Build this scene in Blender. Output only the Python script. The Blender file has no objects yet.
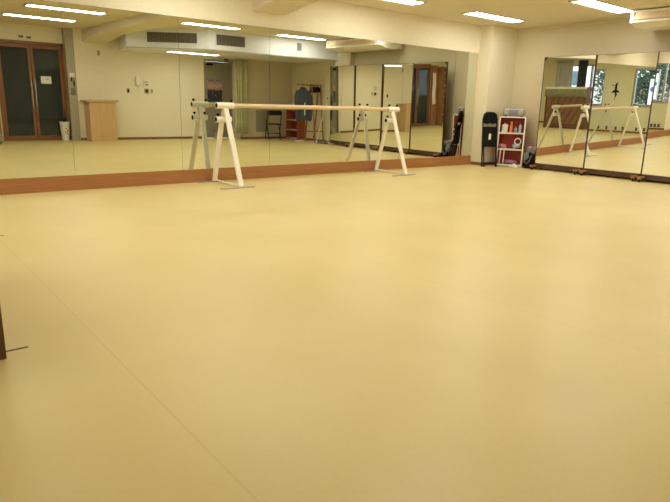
import bpy, bmesh, math, random
from math import sin, cos, pi, radians, sqrt
from mathutils import Vector, Matrix
R = random.Random(7)
S = bpy.context.scene
COL = S.collection

# ------------------------------------------------------------------ materials
def mat(name, col, rough=.6, metal=0., var=.06, scale=8., bump=0., spec=.5, coat=0., stretch=None, col2=None):
    m = bpy.data.materials.new(name); m.use_nodes = True
    n = m.node_tree.nodes; l = m.node_tree.links
    b = n['Principled BSDF']
    b.inputs['Roughness'].default_value = rough; b.inputs['Metallic'].default_value = metal
    b.inputs['Specular IOR Level'].default_value = spec; b.inputs['Coat Weight'].default_value = coat
    tc = n.new('ShaderNodeTexCoord'); mp = n.new('ShaderNodeMapping')
    if stretch: mp.inputs['Scale'].default_value = stretch
    nz = n.new('ShaderNodeTexNoise'); nz.inputs['Scale'].default_value = scale; nz.inputs['Detail'].default_value = 5
    l.new(tc.outputs['Object'], mp.inputs['Vector']); l.new(mp.outputs['Vector'], nz.inputs['Vector'])
    cr = n.new('ShaderNodeValToRGB')
    c1 = [max(0, c*(1-var)) for c in col]; c2 = list(col2) if col2 else [min(1, c*(1+var)) for c in col]
    cr.color_ramp.elements[0].position = .3; cr.color_ramp.elements[1].position = .7
    cr.color_ramp.elements[0].color = (*c1, 1); cr.color_ramp.elements[1].color = (*c2, 1)
    l.new(nz.outputs['Fac'], cr.inputs['Fac']); l.new(cr.outputs['Color'], b.inputs['Base Color'])
    if bump:
        bp = n.new('ShaderNodeBump'); bp.inputs['Strength'].default_value = bump; bp.inputs['Distance'].default_value = .01
        l.new(nz.outputs['Fac'], bp.inputs['Height']); l.new(bp.outputs['Normal'], b.inputs['Normal'])
    return m
def emis(name, col, st):
    m = bpy.data.materials.new(name); m.use_nodes = True
    n = m.node_tree.nodes; n.clear()
    e = n.new('ShaderNodeEmission'); o = n.new('ShaderNodeOutputMaterial')
    e.inputs['Color'].default_value = (*col, 1); e.inputs['Strength'].default_value = st
    m.node_tree.links.new(e.outputs[0], o.inputs[0]); return m
def glass(name, tint, film=0.):
    m = bpy.data.materials.new(name); m.use_nodes = True
    n = m.node_tree.nodes; n.clear(); l = m.node_tree.links
    o = n.new('ShaderNodeOutputMaterial'); mx = n.new('ShaderNodeMixShader'); t = n.new('ShaderNodeBsdfTransparent'); g = n.new('ShaderNodeBsdfGlossy')
    f = n.new('ShaderNodeFresnel'); f.inputs['IOR'].default_value = 1.45
    t.inputs['Color'].default_value = (*tint, 1); g.inputs['Roughness'].default_value = .02
    if film:
        df = n.new('ShaderNodeBsdfDiffuse'); df.inputs['Color'].default_value = (.055,.068,.068,1); m2 = n.new('ShaderNodeMixShader'); m2.inputs['Fac'].default_value = film
        l.new(t.outputs[0], m2.inputs[1]); l.new(df.outputs[0], m2.inputs[2]); base = m2.outputs[0]
    else: base = t.outputs[0]
    l.new(f.outputs[0], mx.inputs['Fac']); l.new(base, mx.inputs[1]); l.new(g.outputs[0], mx.inputs[2]); l.new(mx.outputs[0], o.inputs[0])
    return m

LAMP = 17.0
M = dict(
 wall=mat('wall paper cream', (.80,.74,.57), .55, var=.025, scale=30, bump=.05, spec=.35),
 wallright=mat('wall paper tan shaded', (.70,.625,.44), .55, var=.025, scale=30, bump=.05, spec=.35),  # browner right wall, its tone also darkened in place of weaker lamp light
 walldim=mat('wall paint beige shaded', (.60,.52,.38), .6, var=.025, scale=30),  # beige paint with the soffit's shade partly worked into the tone
 wallyellow=mat('wall paint yellow cream', (.86,.82,.58), .6, var=.02, scale=20),
 ceil=mat('ceiling board', (.73,.66,.51), .8, var=.02, scale=20, bump=.05),
 white=mat('painted metal white', (.86,.82,.70), .35, var=.02),
 barrewhite=mat('barre enamel', (.84,.80,.68), .35, var=.03, scale=5),
 offwhite=mat('plastic white', (.82,.81,.77), .4, var=.02),
 duct=mat('soffit white paint', (.76,.79,.86), .45, var=.02, scale=15),
 plinth=mat('mirror plinth wood', (.37,.16,.055), .45, var=.22, scale=6, stretch=(.35,4,14)),
 base=mat('baseboard brown', (.24,.11,.05), .5, var=.15, scale=6, stretch=(.5,.5,8)),
 barwood=mat('beech bar', (.70,.53,.31), .35, var=.12, scale=5, stretch=(1,14,14)),
 birch=mat('podium birch veneer', (.60,.40,.20), .45, var=.1, scale=4, stretch=(6,6,.6)),
 doorwood=mat('door frame wood', (.23,.09,.032), .4, var=.2, scale=6, stretch=(8,8,.8)),
 shoewood=mat('shoe shelf wood', (.34,.17,.07), .5, var=.15, scale=5, stretch=(6,6,.7)),
 rackwood=mat('coat rack wood', (.30,.12,.045), .5, var=.2, scale=6),
 darkwood=mat('dark caster wood', (.12,.045,.02), .45, var=.25, scale=6),
 edge=mat('mirror edging brown', (.07,.03,.018), .45, var=.15),
 black=mat('black plastic', (.006,.006,.007), .5, var=.1, spec=.25),
 blackfab=mat('black cloth', (.008,.008,.011), .9, spec=.2, var=.3, scale=30, bump=.3),
 dark=mat('dark strip', (.05,.035,.02), .6),
 piano=mat('piano brown', (.15,.065,.035), .4, var=.2, scale=5, stretch=(6,6,.8)),
 pianoboard=mat('soundboard spruce', (.24,.12,.065), .5, var=.15, scale=5),
 ivory=mat('keys ivory', (.8,.78,.7), .3),
 lace=mat('piano cover cloth', (.26,.25,.16), .9, var=.6, scale=28, bump=.4),
 lacetrim=mat('cover trim', (.72,.70,.58), .9, var=.05),
 steel=mat('grey steel door', (.25,.22,.17), .5, var=.03),
 granite=mat('grey stone facing', (.40,.36,.28), .3, var=.25, scale=60),
 greycloth=mat('grey curtain', (.62,.60,.55), .9, var=.08),  # grey cloth lightened to stand in for daylight passing through it
 darkcloth=mat('dark grey curtain', (.06,.065,.075), .9, var=.15, scale=40),
 greencloth=mat('pale green curtain', (.58,.58,.36), .9, var=.1),
 alu=mat('window aluminium', (.45,.44,.41), .4, metal=.5, var=.03),
 vent=mat('vent dark grille', (.16,.145,.125), .55, var=.08),
 slot=mat('vent slot', (.05,.045,.04), .7),
 red=mat('red board', (.33,.028,.022), .5, var=.08),
 redbrown=mat('red brown board', (.36,.10,.04), .5, var=.1),
 shelfwhite=mat('shelf edging white', (.80,.74,.64), .45, var=.03),
 silver=mat('stereo silver', (.24,.23,.28), .35, metal=.3, var=.05),
 orange=mat('orange bottle', (.70,.20,.03), .35), blue=mat('blue cap', (.08,.10,.45), .4),
 clearblue=mat('pale blue bottle', (.42,.46,.62), .3), greyjar=mat('grey jar', (.33,.27,.25), .4),
 pink=mat('pink cloth', (.66,.26,.30), .85, var=.2, scale=30), purple=mat('mauve cloth', (.36,.16,.24), .9, var=.3, scale=25),
 greyfab=mat('grey cloth', (.17,.18,.17), .9, var=.3, scale=30, bump=.3),
 denim=mat('denim', (.055,.066,.08), .9, var=.3, scale=40, bump=.3),
 olive=mat('olive cloth', (.30,.25,.12), .9, var=.45, scale=35, bump=.4),
 metal=mat('chrome', (.7,.7,.68), .25, metal=1.), greymetal=mat('grey metal', (.42,.40,.36), .45, metal=.4),
 plate=mat('steel plate', (.40,.36,.28), .4, metal=.4), paper=mat('paper', (.80,.78,.70), .8, var=.03),
 panelgrey=mat('panel grey', (.30,.27,.21), .5), louver=mat('louver tan', (.72,.56,.36), .5),
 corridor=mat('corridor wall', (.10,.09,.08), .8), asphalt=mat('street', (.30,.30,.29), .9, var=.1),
 leaf=mat('leaves', (.06,.10,.06), .6, var=.5, scale=3), bark=mat('bark', (.12,.085,.06), .9, var=.3),
 bld=mat('building pale', (.72,.68,.62), .8, var=.04), bldpink=mat('building pink', (.62,.42,.34), .8, var=.05), pane=mat('building panes', (.10,.13,.17), .2),
 redprint=mat('red print', (.5,.03,.04), .5), navy=mat('sign navy', (.10,.12,.30), .5),
 mirror=mat('mirror silver', (.75,.775,.69), .0, metal=1., var=0.),
 mirror2=mat('movable mirror silver', (.94,.95,.91), .0, metal=1., var=0.),
 lamp=emis('fluorescent diffuser', (1.,.955,.83), LAMP),
 glass=glass('window glass', (.95,.97,.96)), dglass=glass('smoked door glass', (.5,.55,.55), .6),
)
# floor: yellow vinyl sheet, straight welded seams every 2.04 m, faint scuffs
def floor_mat():
    m = bpy.data.materials.new('yellow vinyl floor'); m.use_nodes = True
    n = m.node_tree.nodes; l = m.node_tree.links; b = n['Principled BSDF']
    tc = n.new('ShaderNodeTexCoord')
    def noise(sc, det=4, st=None):
        z = n.new('ShaderNodeTexNoise'); z.inputs['Scale'].default_value = sc; z.inputs['Detail'].default_value = det
        mp = n.new('ShaderNodeMapping'); mp.inputs['Scale'].default_value = st or (1,1,1)
        l.new(tc.outputs['Object'], mp.inputs['Vector']); l.new(mp.outputs['Vector'], z.inputs['Vector']); return z
    z1 = noise(1.3, 3); z2 = noise(60, 3)
    cr = n.new('ShaderNodeValToRGB'); e = cr.color_ramp.elements
    e[0].position=.35; e[1].position=.65; e[0].color=(.675,.55,.23,1); e[1].color=(.715,.585,.255,1)
    l.new(z1.outputs['Fac'], cr.inputs['Fac'])
    sp = n.new('ShaderNodeSeparateXYZ'); l.new(tc.outputs['Object'], sp.inputs[0])
    def mth(op, a, bv=None):
        q = n.new('ShaderNodeMath'); q.operation = op
        l.new(a, q.inputs[0])
        if bv is not None: q.inputs[1].default_value = bv
        return q.outputs[0]
    a = mth('ADD', sp.outputs['X'], 20.4-.74); a = mth('MODULO', a, 2.04); a = mth('SUBTRACT', a, 1.02); a = mth('ABSOLUTE', a); a = mth('GREATER_THAN', a, 1.02-.004)
    mx = n.new('ShaderNodeMix'); mx.data_type='RGBA'; mx.inputs['B'].default_value=(.45,.33,.13,1)
    lt = mth('LESS_THAN', sp.outputs['X'], 3.2); ml_ = n.new('ShaderNodeMath'); ml_.operation='MULTIPLY'; l.new(a, ml_.inputs[0]); l.new(lt, ml_.inputs[1]); sc = mth('MULTIPLY', ml_.outputs[0], .22); l.new(sc, mx.inputs['Factor']); l.new(cr.outputs['Color'], mx.inputs['A'])
    mx2 = n.new('ShaderNodeMix'); mx2.data_type='RGBA'; mx2.blend_type='MULTIPLY'
    cr2 = n.new('ShaderNodeValToRGB'); cr2.color_ramp.elements[0].color=(.93,.93,.93,1); cr2.color_ramp.elements[1].color=(1,1,1,1)
    l.new(z2.outputs['Fac'], cr2.inputs['Fac']); mx2.inputs['Factor'].default_value=1
    l.new(mx.outputs['Result'], mx2.inputs['A']); l.new(cr2.outputs['Color'], mx2.inputs['B']); l.new(mx2.outputs['Result'], b.inputs['Base Color'])
    z3 = noise(3.5, 4, (1,.4,1)); rr = n.new('ShaderNodeMapRange'); rr.inputs['To Min'].default_value=.33; rr.inputs['To Max'].default_value=.43
    l.new(z3.outputs['Fac'], rr.inputs['Value']); l.new(rr.outputs[0], b.inputs['Roughness'])
    bp = n.new('ShaderNodeBump'); bp.inputs['Strength'].default_value=.06; bp.inputs['Distance'].default_value=.004
    l.new(z2.outputs['Fac'], bp.inputs['Height']); l.new(bp.outputs['Normal'], b.inputs['Normal'])
    b.inputs['Specular IOR Level'].default_value = .6
    return m
M['floor'] = floor_mat()
def poster_mat():
    m = bpy.data.materials.new('printed poster'); m.use_nodes = True
    n = m.node_tree.nodes; l = m.node_tree.links; b = n['Principled BSDF']; b.inputs['Roughness'].default_value=.5
    tc = n.new('ShaderNodeTexCoord'); sp = n.new('ShaderNodeSeparateXYZ'); l.new(tc.outputs['Object'], sp.inputs[0])
    cr = n.new('ShaderNodeValToRGB'); e = cr.color_ramp.elements
    e[0].position=0; e[0].color=(.02,.018,.03,1); e[1].position=1; e[1].color=(.16,.10,.16,1)
    for p_, c in ((.52,(.03,.02,.04,1)),(.6,(.42,.22,.16,1)),(.75,(.50,.30,.22,1)),(.9,(.30,.20,.26,1))):
        q = e.new(p_); q.color = c
    mr = n.new('ShaderNodeMapRange'); mr.inputs['From Min'].default_value=0; mr.inputs['From Max'].default_value=.6
    l.new(sp.outputs['Z'], mr.inputs['Value']); l.new(mr.outputs[0], cr.inputs['Fac'])
    v = n.new('ShaderNodeTexVoronoi'); v.inputs['Scale'].default_value=14; l.new(tc.outputs['Object'], v.inputs['Vector'])
    vr = n.new('ShaderNodeValToRGB'); vr.color_ramp.elements[0].position=.18; vr.color_ramp.elements[0].color=(.4,.36,.36,1); vr.color_ramp.elements[1].position=.24; vr.color_ramp.elements[1].color=(0,0,0,1)
    l.new(v.outputs['Distance'], vr.inputs['Fac'])
    ad = n.new('ShaderNodeMix'); ad.data_type='RGBA'; ad.blend_type='ADD'; ad.inputs['Factor'].default_value=.7
    l.new(cr.outputs['Color'], ad.inputs['A']); l.new(vr.outputs['Color'], ad.inputs['B']); l.new(ad.outputs['Result'], b.inputs['Base Color'])
    return m
M['poster'] = poster_mat()

# ------------------------------------------------------------------ mesh builder
class MB:
    def __init__(s): s.bm = bmesh.new()
    def _add(s, verts, faces):
        vs = [s.bm.verts.new(v) for v in verts]
        for f in faces:
            try: s.bm.faces.new([vs[i] for i in f])
            except ValueError: pass
        return vs
    def box(s, a, b, bev=0.):
        x0,y0,z0 = a; x1,y1,z1 = b
        t = bmesh.new(); bmesh.ops.create_cube(t, size=1)
        for v in t.verts: v.co = Vector(((x0+x1)/2+v.co.x*(x1-x0), (y0+y1)/2+v.co.y*(y1-y0), (z0+z1)/2+v.co.z*(z1-z0)))
        if bev: bmesh.ops.bevel(t, geom=t.edges[:], offset=bev, segments=2, affect='EDGES', profile=.7)
        s._merge(t); return s
    def _merge(s, t):
        t.verts.index_update()
        vs = [s.bm.verts.new(v.co) for v in t.verts]
        for f in t.faces:
            try: s.bm.faces.new([vs[v.index] for v in f.verts])
            except ValueError: pass
        t.free()
    def bar(s, a, b, w, h, up=(0,0,1), bev=.002):       # rectangular bar a->b
        a=Vector(a); b=Vector(b); d=(b-a); L=d.length; d.normalize()
        u=Vector(up); u=(u-d*u.dot(d)).normalized(); r=d.cross(u)
        t=bmesh.new(); bmesh.ops.create_cube(t,size=1)
        for v in t.verts: v.co=Vector((v.co.x*w, v.co.y*h, v.co.z*L))
        if bev: bmesh.ops.bevel(t, geom=t.edges[:], offset=bev, segments=1, affect='EDGES')
        c=(a+b)/2
        for v in t.verts: v.co = c + r*v.co.x + u*v.co.y + d*v.co.z
        s._merge(t); return s
    def tube(s, pts, r, n=10, closed=False):
        pts=[Vector(p) for p in pts]; rings=[]
        N=len(pts); prev=None
        for i,p in enumerate(pts):
            if closed: d=(pts[(i+1)%N]-pts[i-1])
            else: d=(pts[min(i+1,N-1)]-pts[max(i-1,0)])
            d.normalize()
            if prev is None:
                u=Vector((0,0,1)) if abs(d.z)<.9 else Vector((1,0,0))
            else: u=prev
            u=(u-d*u.dot(d)).normalized(); prev=u; v=d.cross(u)
            rr=r[i] if isinstance(r,(list,tuple)) else r
            rings.append([s.bm.verts.new(p+u*cos(2*pi*k/n)*rr+v*sin(2*pi*k/n)*rr) for k in range(n)])
        M_=N if closed else N-1
        for i in range(M_):
            A=rings[i]; B=rings[(i+1)%N]
            for k in range(n): s.bm.faces.new((A[k],A[(k+1)%n],B[(k+1)%n],B[k]))
        if not closed:
            s.bm.faces.new(rings[0][::-1]); s.bm.faces.new(rings[-1])
        return s
    def lathe(s, c, prof, n=20, axis='z'):
        c=Vector(c); rings=[]
        for r,h in prof:
            ring=[]
            for k in range(n):
                a=2*pi*k/n
                v=Vector((r*cos(a), r*sin(a), h)) if axis=='z' else (Vector((h, r*cos(a), r*sin(a))) if axis=='x' else Vector((r*cos(a), h, r*sin(a))))
                ring.append(s.bm.verts.new(c+v))
            rings.append(ring)
        for A,B in zip(rings,rings[1:]):
            for k in range(n): s.bm.faces.new((A[k],A[(k+1)%n],B[(k+1)%n],B[k]))
        s.bm.faces.new(rings[0][::-1]); s.bm.faces.new(rings[-1]); return s
    def prism(s, poly, z0, z1, ax='z'):                    # polygon extruded along an axis
        def P(p,h): return {'z':(p[0],p[1],h),'x':(h,p[0],p[1]),'y':(p[0],h,p[1])}[ax]
        n=len(poly); s._add([P(p,z0) for p in poly]+[P(p,z1) for p in poly],
            [tuple(range(n))[::-1], tuple(range(n,2*n))]+[(i,(i+1)%n,n+(i+1)%n,n+i) for i in range(n)]); return s
    def blob(s, c, r, sub=2, jit=0., seed=0):
        q=random.Random(seed); t=bmesh.new(); bmesh.ops.create_icosphere(t, subdivisions=sub, radius=1)
        for v in t.verts:
            k=1+q.uniform(-jit,jit); v.co=Vector((c[0]+v.co.x*r[0]*k, c[1]+v.co.y*r[1]*k, c[2]+v.co.z*r[2]*k))
        s._merge(t); return s
    def loft(s, secs, n=20):                                # secs: (cx,cy,z,rx,ry)
        rings=[]
        for cx,cy,z,rx,ry in secs:
            rings.append([s.bm.verts.new((cx+rx*cos(2*pi*k/n)*(1+.05*sin(5*2*pi*k/n+z*7)), cy+ry*sin(2*pi*k/n), z)) for k in range(n)])
        for A,B in zip(rings,rings[1:]):
            for k in range(n): s.bm.faces.new((A[k],A[(k+1)%n],B[(k+1)%n],B[k]))
        s.bm.faces.new(rings[0][::-1]); s.bm.faces.new(rings[-1]); return s
    def build(s, name, m, parent=None, smooth=False, loc=None, solid=0.):
        bmesh.ops.recalc_face_normals(s.bm, faces=s.bm.faces[:])
        me=bpy.data.meshes.new(name); s.bm.to_mesh(me); s.bm.free()
        me.materials.append(M[m] if isinstance(m,str) else m)
        if smooth:
            for p in me.polygons: p.use_smooth=True
            try: me.set_sharp_from_angle(angle=radians(40))
            except Exception: pass
        o=bpy.data.objects.new(name, me); COL.objects.link(o)
        if parent: o.parent=parent
        if loc: o.location=loc
        if solid:
            md=o.modifiers.new('thick','SOLIDIFY'); md.thickness=solid; md.offset=0
        return o
def tag(o, label, cat, group=None, kind=None):
    o['label']=label; o['category']=cat
    if group: o['group']=group
    if kind: o['kind']=kind
    return o
def thing(name, loc, label, cat, group=None, rz=0):
    o=bpy.data.objects.new(name,None); COL.objects.link(o); o.location=loc; o.rotation_euler=(0,0,rz); o.empty_display_size=.1
    return tag(o,label,cat,group)
def struct(name, mb, m, parent=None, smooth=False):
    o=mb.build(name,m,parent,smooth)
    if not parent: o['kind']='structure'
    return o
def structe(name, loc):
    o=bpy.data.objects.new(name,None); COL.objects.link(o); o.location=loc; o['kind']='structure'; return o
def copy_tree(o, parent=None):
    c=o.copy(); COL.objects.link(c)
    if parent: c.parent=parent
    for ch in list(o.children): copy_tree(ch,c)
    return c

# ------------------------------------------------------------------ key numbers (metres; x along the mirror wall, y towards it)
YB=7.47; XR=10.4; XL=-2.0; YF=-.58; H=2.65
# ------------------------------------------------------------------ room shell
struct('floor', MB().box((XL-.2,-1.0,-.12),(XR+.2,YB+.2,0)), 'floor')
struct('ceiling', MB().box((XL-.2,-1.0,H),(XR+.2,YB+.2,H+.15)), 'ceil')
struct('wall_back', MB().box((XL-.2,YB+.012,0),(XR+.2,YB+.2,H)), 'wall')
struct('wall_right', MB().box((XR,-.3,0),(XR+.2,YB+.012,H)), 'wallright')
# left wall with two window openings
W1=(1.75,4.25); W2=(5.30,7.25); ZS,ZT=.95,2.25
wl=MB()
for a,b,z0,z1 in ((-1.0,YB+.012,0,ZS),(-1.0,YB+.012,ZT,H),(-1.0,W1[0],ZS,ZT),(W1[1],W2[0],ZS,ZT),(W2[1],YB+.012,ZS,ZT)):
    wl.box((XL-.2,a,z0),(XL,b,z1))
struct('wall_left', wl, 'wallyellow')
# front wall: doorway recess on the left, plain in the middle, step forward on the right
D1=(2.62,4.10,2.29); D2=(7.72,8.60,2.17)
wf=MB()
wf.box((XL,-.98,0),(D1[0],-.78,H)); wf.box((D1[0],-.98,D1[2]),(D1[1],-.78,H))
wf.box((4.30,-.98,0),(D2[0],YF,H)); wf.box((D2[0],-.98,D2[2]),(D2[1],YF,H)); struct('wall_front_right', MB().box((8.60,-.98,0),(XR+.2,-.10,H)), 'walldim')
struct('wall_front', wf, 'wall')
struct('wall_front_stone_facing', MB().box((4.10,-.98,0),(4.30,YF+.004,H)), 'granite')
struct('wall_corner_column', MB().box((9.60,7.20,0),(XR,YB+.012,H)), 'wall')
struct('wall_right_column', MB().box((10.24,2.12,0),(XR,2.78,H)), 'wall')
# haunched concrete beam running from front wall to mirror wall
bz=2.50
prof=[(YF,H),(YF,2.36),(.75,bz),(6.4,bz),(YB+.012,2.345),(YB+.012,H)]
struct('ceiling_beam', MB().prism(prof,4.50,5.05,'x'), 'ceil')
# lowered duct soffit along the front wall
so=[(5.40,YF),(5.05,.9),(6.5,2.15),(XR,2.25),(XR,-.1),(8.6,-.1),(8.6,YF)]
struct('ceiling_soffit', MB().prism(so,2.22,H), 'duct')
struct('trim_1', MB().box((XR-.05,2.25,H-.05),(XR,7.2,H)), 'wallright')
e=MB()
bl=[(5.05,.9),(6.5,2.15),(XR,2.25)]
for (x0,y0),(x1,y1) in zip(bl,bl[1:]):
    e.bar((x0,y0+.004,2.215),(x1,y1+.004,2.215),.014,.02)
struct('trim_2', e, 'greymetal')
# skirtings
struct('baseboard_back', MB().box((XL,YB-.012,0),(9.57,YB+.012,.18),.002), 'plinth')
bb=MB(); bb.box((9.588,7.19,0),(10.39,7.2,.06)); bb.box((9.588,7.19,0),(9.6,7.46,.06)); struct('baseboard_column', bb, 'base')
struct('baseboard_right', MB().box((XR-.012,-.1,0),(XR,7.2,.06)), 'base')
struct('baseboard_left', MB().box((XL,-.78,0),(XL+.012,YB-.02,.06)), 'base')
bb=MB(); bb.box((4.30,YF,0),(D2[0]-.05,YF+.012,.06)); bb.box((8.60,-.1,0),(XR,-.088,.06)); bb.box((XL,-.78,0),(D1[0]-.1,-.768,.06))
struct('baseboard_front', bb, 'base')
# ------------------------------------------------------------------ door_1 : wooden double door with smoked glass
d=structe('door_1',(D1[0],-.80,0))
f=MB(); f.box((0,-.04,D1[2]-.06),(1.48,.05,D1[2])); f.box((0,-.04,0),(.05,.05,D1[2])); f.box((1.43,-.04,0),(1.48,.05,D1[2])); f.build('door_frame','doorwood',d)
for i,(x0,x1) in enumerate(((.055,.735),(.745,1.425))):
    lf=MB(); t=.058
    lf.box((x0,-.02,.01),(x0+t,.025,2.22)); lf.box((x1-t,-.02,.01),(x1,.025,2.22)); lf.box((x0+t,-.02,2.14),(x1-t,.025,2.22)); lf.box((x0+t,-.02,.01),(x1-t,.025,.11))
    leaf=lf.build('door_leaf','doorwood',d)
    MB().box((x0+t,-.003,.11),(x1-t,.003,2.14)).build('glass_pane','dglass',leaf)
    hx=x1-.035 if i==0 else x0+.035
    h=MB(); h.tube([(hx,.065,.80),(hx,.065,1.42)],.012); h.tube([(hx,.02,.86),(hx,.065,.86)],.008); h.tube([(hx,.02,1.36),(hx,.065,1.36)],.008)
    h.build('pull_handle','metal',leaf,True)
# dim corridor beyond the glass
cr=MB(); cr.box((2.3,-3.0,-.1),(4.4,-2.9,2.6)); cr.box((2.2,-3.0,-.1),(2.3,-1.0,2.6)); cr.box((4.4,-3.0,-.1),(4.5,-1.0,2.6)); cr.box((2.2,-3.0,-.12),(4.5,-1.0,-.02)); cr.box((2.2,-3.0,2.5),(4.5,-1.0,2.6))
struct('wall_corridor', cr, 'corridor')
# ------------------------------------------------------------------ door_2 : grey steel door
d=structe('door_2',(D2[0],YF-.06,0))
f=MB(); f.box((0,0,0),(.04,.075,D2[2])); f.box((.84,0,0),(.88,.075,D2[2])); f.box((.04,0,D2[2]-.04),(.84,.075,D2[2])); f.build('door_frame','panelgrey',d)
lf=MB().box((.045,.0,.01),(.835,.04,D2[2]-.045),.003).build('door_leaf','steel',d)
c=MB(); c.box((.08,.04,2.02),(.28,.08,2.07),.005); c.bar((.14,.07,2.075),(.40,.10,2.09),.02,.008); c.build('door_closer','black',d)
h=MB(); h.lathe((.76,.04,1.0),[(.02,0),(.02,.04),(.028,.045),(.028,.06)],14,'y'); h.build('knob','metal',d,True)
# ------------------------------------------------------------------ windows on the left wall
def window(name, y0, y1, mull):
    w=structe(name,(XL-.1,y0,ZS)); L=y1-y0; h=ZT-ZS
    f=MB(); t=.05
    f.box((-.05,0,0),(.05,L,t)); f.box((-.05,0,h-t),(.05,L,h)); f.box((-.05,0,t),(.05,t,h-t)); f.box((-.05,L-t,t),(.05,L,h-t))
    for m_ in mull: f.box((-.04,m_-.03,t),(.04,m_+.03,h-t))
    f.build('window_frame','alu',w)
    MB().box((-.004,t,t),(.004,L-t,h-t)).build('window_pane','glass',w)
    MB().box((.05,-.02,-.03),(.14,L+.02,0),.004).build('window_sill','alu',w)
window('window_1',*W1,(1.25,)); window('window_2',*W2,(.98,))
# ------------------------------------------------------------------ wall mirror sheets (tilted a hair forward, as hung)
AL=radians(.22); seams=[-1.0,.58,1.97,3.365,4.765,6.14,7.515,8.89,9.555]
ml=['wall mirror sheet far to the left, showing nothing of the barre, beyond the photo edge',
 'leftmost visible wall mirror sheet, reflecting the wooden glass double doors',
 'wall mirror sheet reflecting the birch podium and the ceiling beam end',
 'wall mirror sheet behind the left frame of the barre, reflecting the grey poster door',
 'wall mirror sheet reflecting the open black folding chair and the coat rack',
 'wall mirror sheet behind the right part of the barre, reflecting movable mirrors',
 'wall mirror sheet right of the barre, reflecting the nearest movable mirror and brown shoe shelf',
 'narrow last wall mirror sheet at the right end beside the column']
for i in range(1,8):
    x0,x1=seams[i]+.002,seams[i+1]-.002
    h=1.965; o=MB().box((x0,0,0),(x1,.006,h),0).build('wall_mirror','mirror')
    o.location=(0,YB-.005,.18); o.rotation_euler=(AL,0,0)
    tag(o,ml[i],'mirror','mirror sheets along the back wall')
struct('trim_3', MB().box((9.555,YB-.004,.18),(9.575,YB+.012,2.15)), 'wall')
# ------------------------------------------------------------------ ceiling lamps
lampproto=None
def lamp(x0,y,label,z=H,L=1.34):
    global lampproto
    if lampproto is None:
        t=thing('ceiling_lamp',(0,0,0),label,'lamp','fluorescent ceiling lamps')
        hb=MB(); w=.15; l_=L/2
        hb.box((-l_-.03,-w-.02,-.012),(l_+.03,-w,-.0005)); hb.box((-l_-.03,w,-.012),(l_+.03,w+.02,-.0005)); hb.box((-l_-.03,-w,-.012),(-l_,w,-.0005)); hb.box((l_,-w,-.012),(l_+.03,w,-.0005))
        hb.build('lamp_frame','greymetal',t)
        MB().prism([(-.14,-.001),(-.09,-.016),(.09,-.016),(.14,-.001)],-l_+.01,l_-.01,'x').build('diffuser','lamp',t)
        lampproto=t; o=t
    else: o=copy_tree(lampproto); o['label']=label
    o.location=(x0+L/2-.04,y,z); return o
for x0,y,lb in ((8.2,6.62,'ceiling lamp by the right column, in front of the mirror wall'),
 (8.33,4.75,'ceiling lamp just left of the air conditioner, at the top right of the photo'),
 (5.64,6.66,'ceiling lamp before the mirror wall, cut by the top edge of the photo'),
 (2.65,2.82,'ceiling lamp reflected above the podium, upper one of the left pair'),
 (2.6,1.03,'ceiling lamp nearest the double doors, the lower of the left pair in the mirror'),
 (5.55,2.88,'ceiling lamp reflected just above the wide dark vent grille'),
 (8.1,2.70,'ceiling lamp reflected at the left end of the air conditioner'),
 (5.6,4.75,'ceiling lamp over the middle of the floor, right of the beam'),
 (2.65,4.75,'ceiling lamp left of the beam in the second row from the mirror wall'),
 (2.65,6.66,'ceiling lamp left of the beam nearest the mirror wall'),
 (-.3,2.82,'ceiling lamp by the left windows, third row from the mirror wall'),
 (-.3,4.75,'ceiling lamp by the left windows, second row from the mirror wall'),
 (-.3,6.66,'ceiling lamp by the left windows, nearest the mirror wall')):
    lamp(x0,y,lb)
lamp(6.2,.66,'ceiling lamp under the low soffit beside the grey steel door',2.22)
# ------------------------------------------------------------------ vents in the soffit face
def vent(a,b,z0,z1,label):
    a=Vector((a[0],a[1],0)); b=Vector((b[0],b[1],0)); dv=(b-a); L=dv.length; ang=math.atan2(dv.y,dv.x)
    t=thing('air_vent',(a.x,a.y,z0),label,'vent','grilles in the soffit',ang)
    h=z1-z0; f=MB(); w=.02
    f.box((-w,.002,-w),(L+w,.016,0)); f.box((-w,.002,h),(L+w,.016,h+w)); f.box((-w,.002,0),(0,.016,h)); f.box((L,.002,0),(L+w,.016,h)); f.build('vent_frame','duct',t)
    g=MB(); n=max(4,int(L/.035))
    for i in range(n): g.box(((i+.15)*L/n,.003,0),((i+.8)*L/n,.012,h))
    g.build('grille','vent',t); MB().box((0,.001,0),(L,.003,h)).build('vent_back','slot',t)
vent((5.42,1.219),(6.30,1.978),2.34,2.56,'long dark vent grille reflected left, on the slanted face of the white soffit')
vent((6.69,2.1546),(7.44,2.173),2.33,2.565,'shorter dark vent grille in the white soffit above the grey steel door')
vent((8.93,2.2093),(9.07,2.2127),2.37,2.555,'small square dark vent in the white soffit near the air conditioner')
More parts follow.
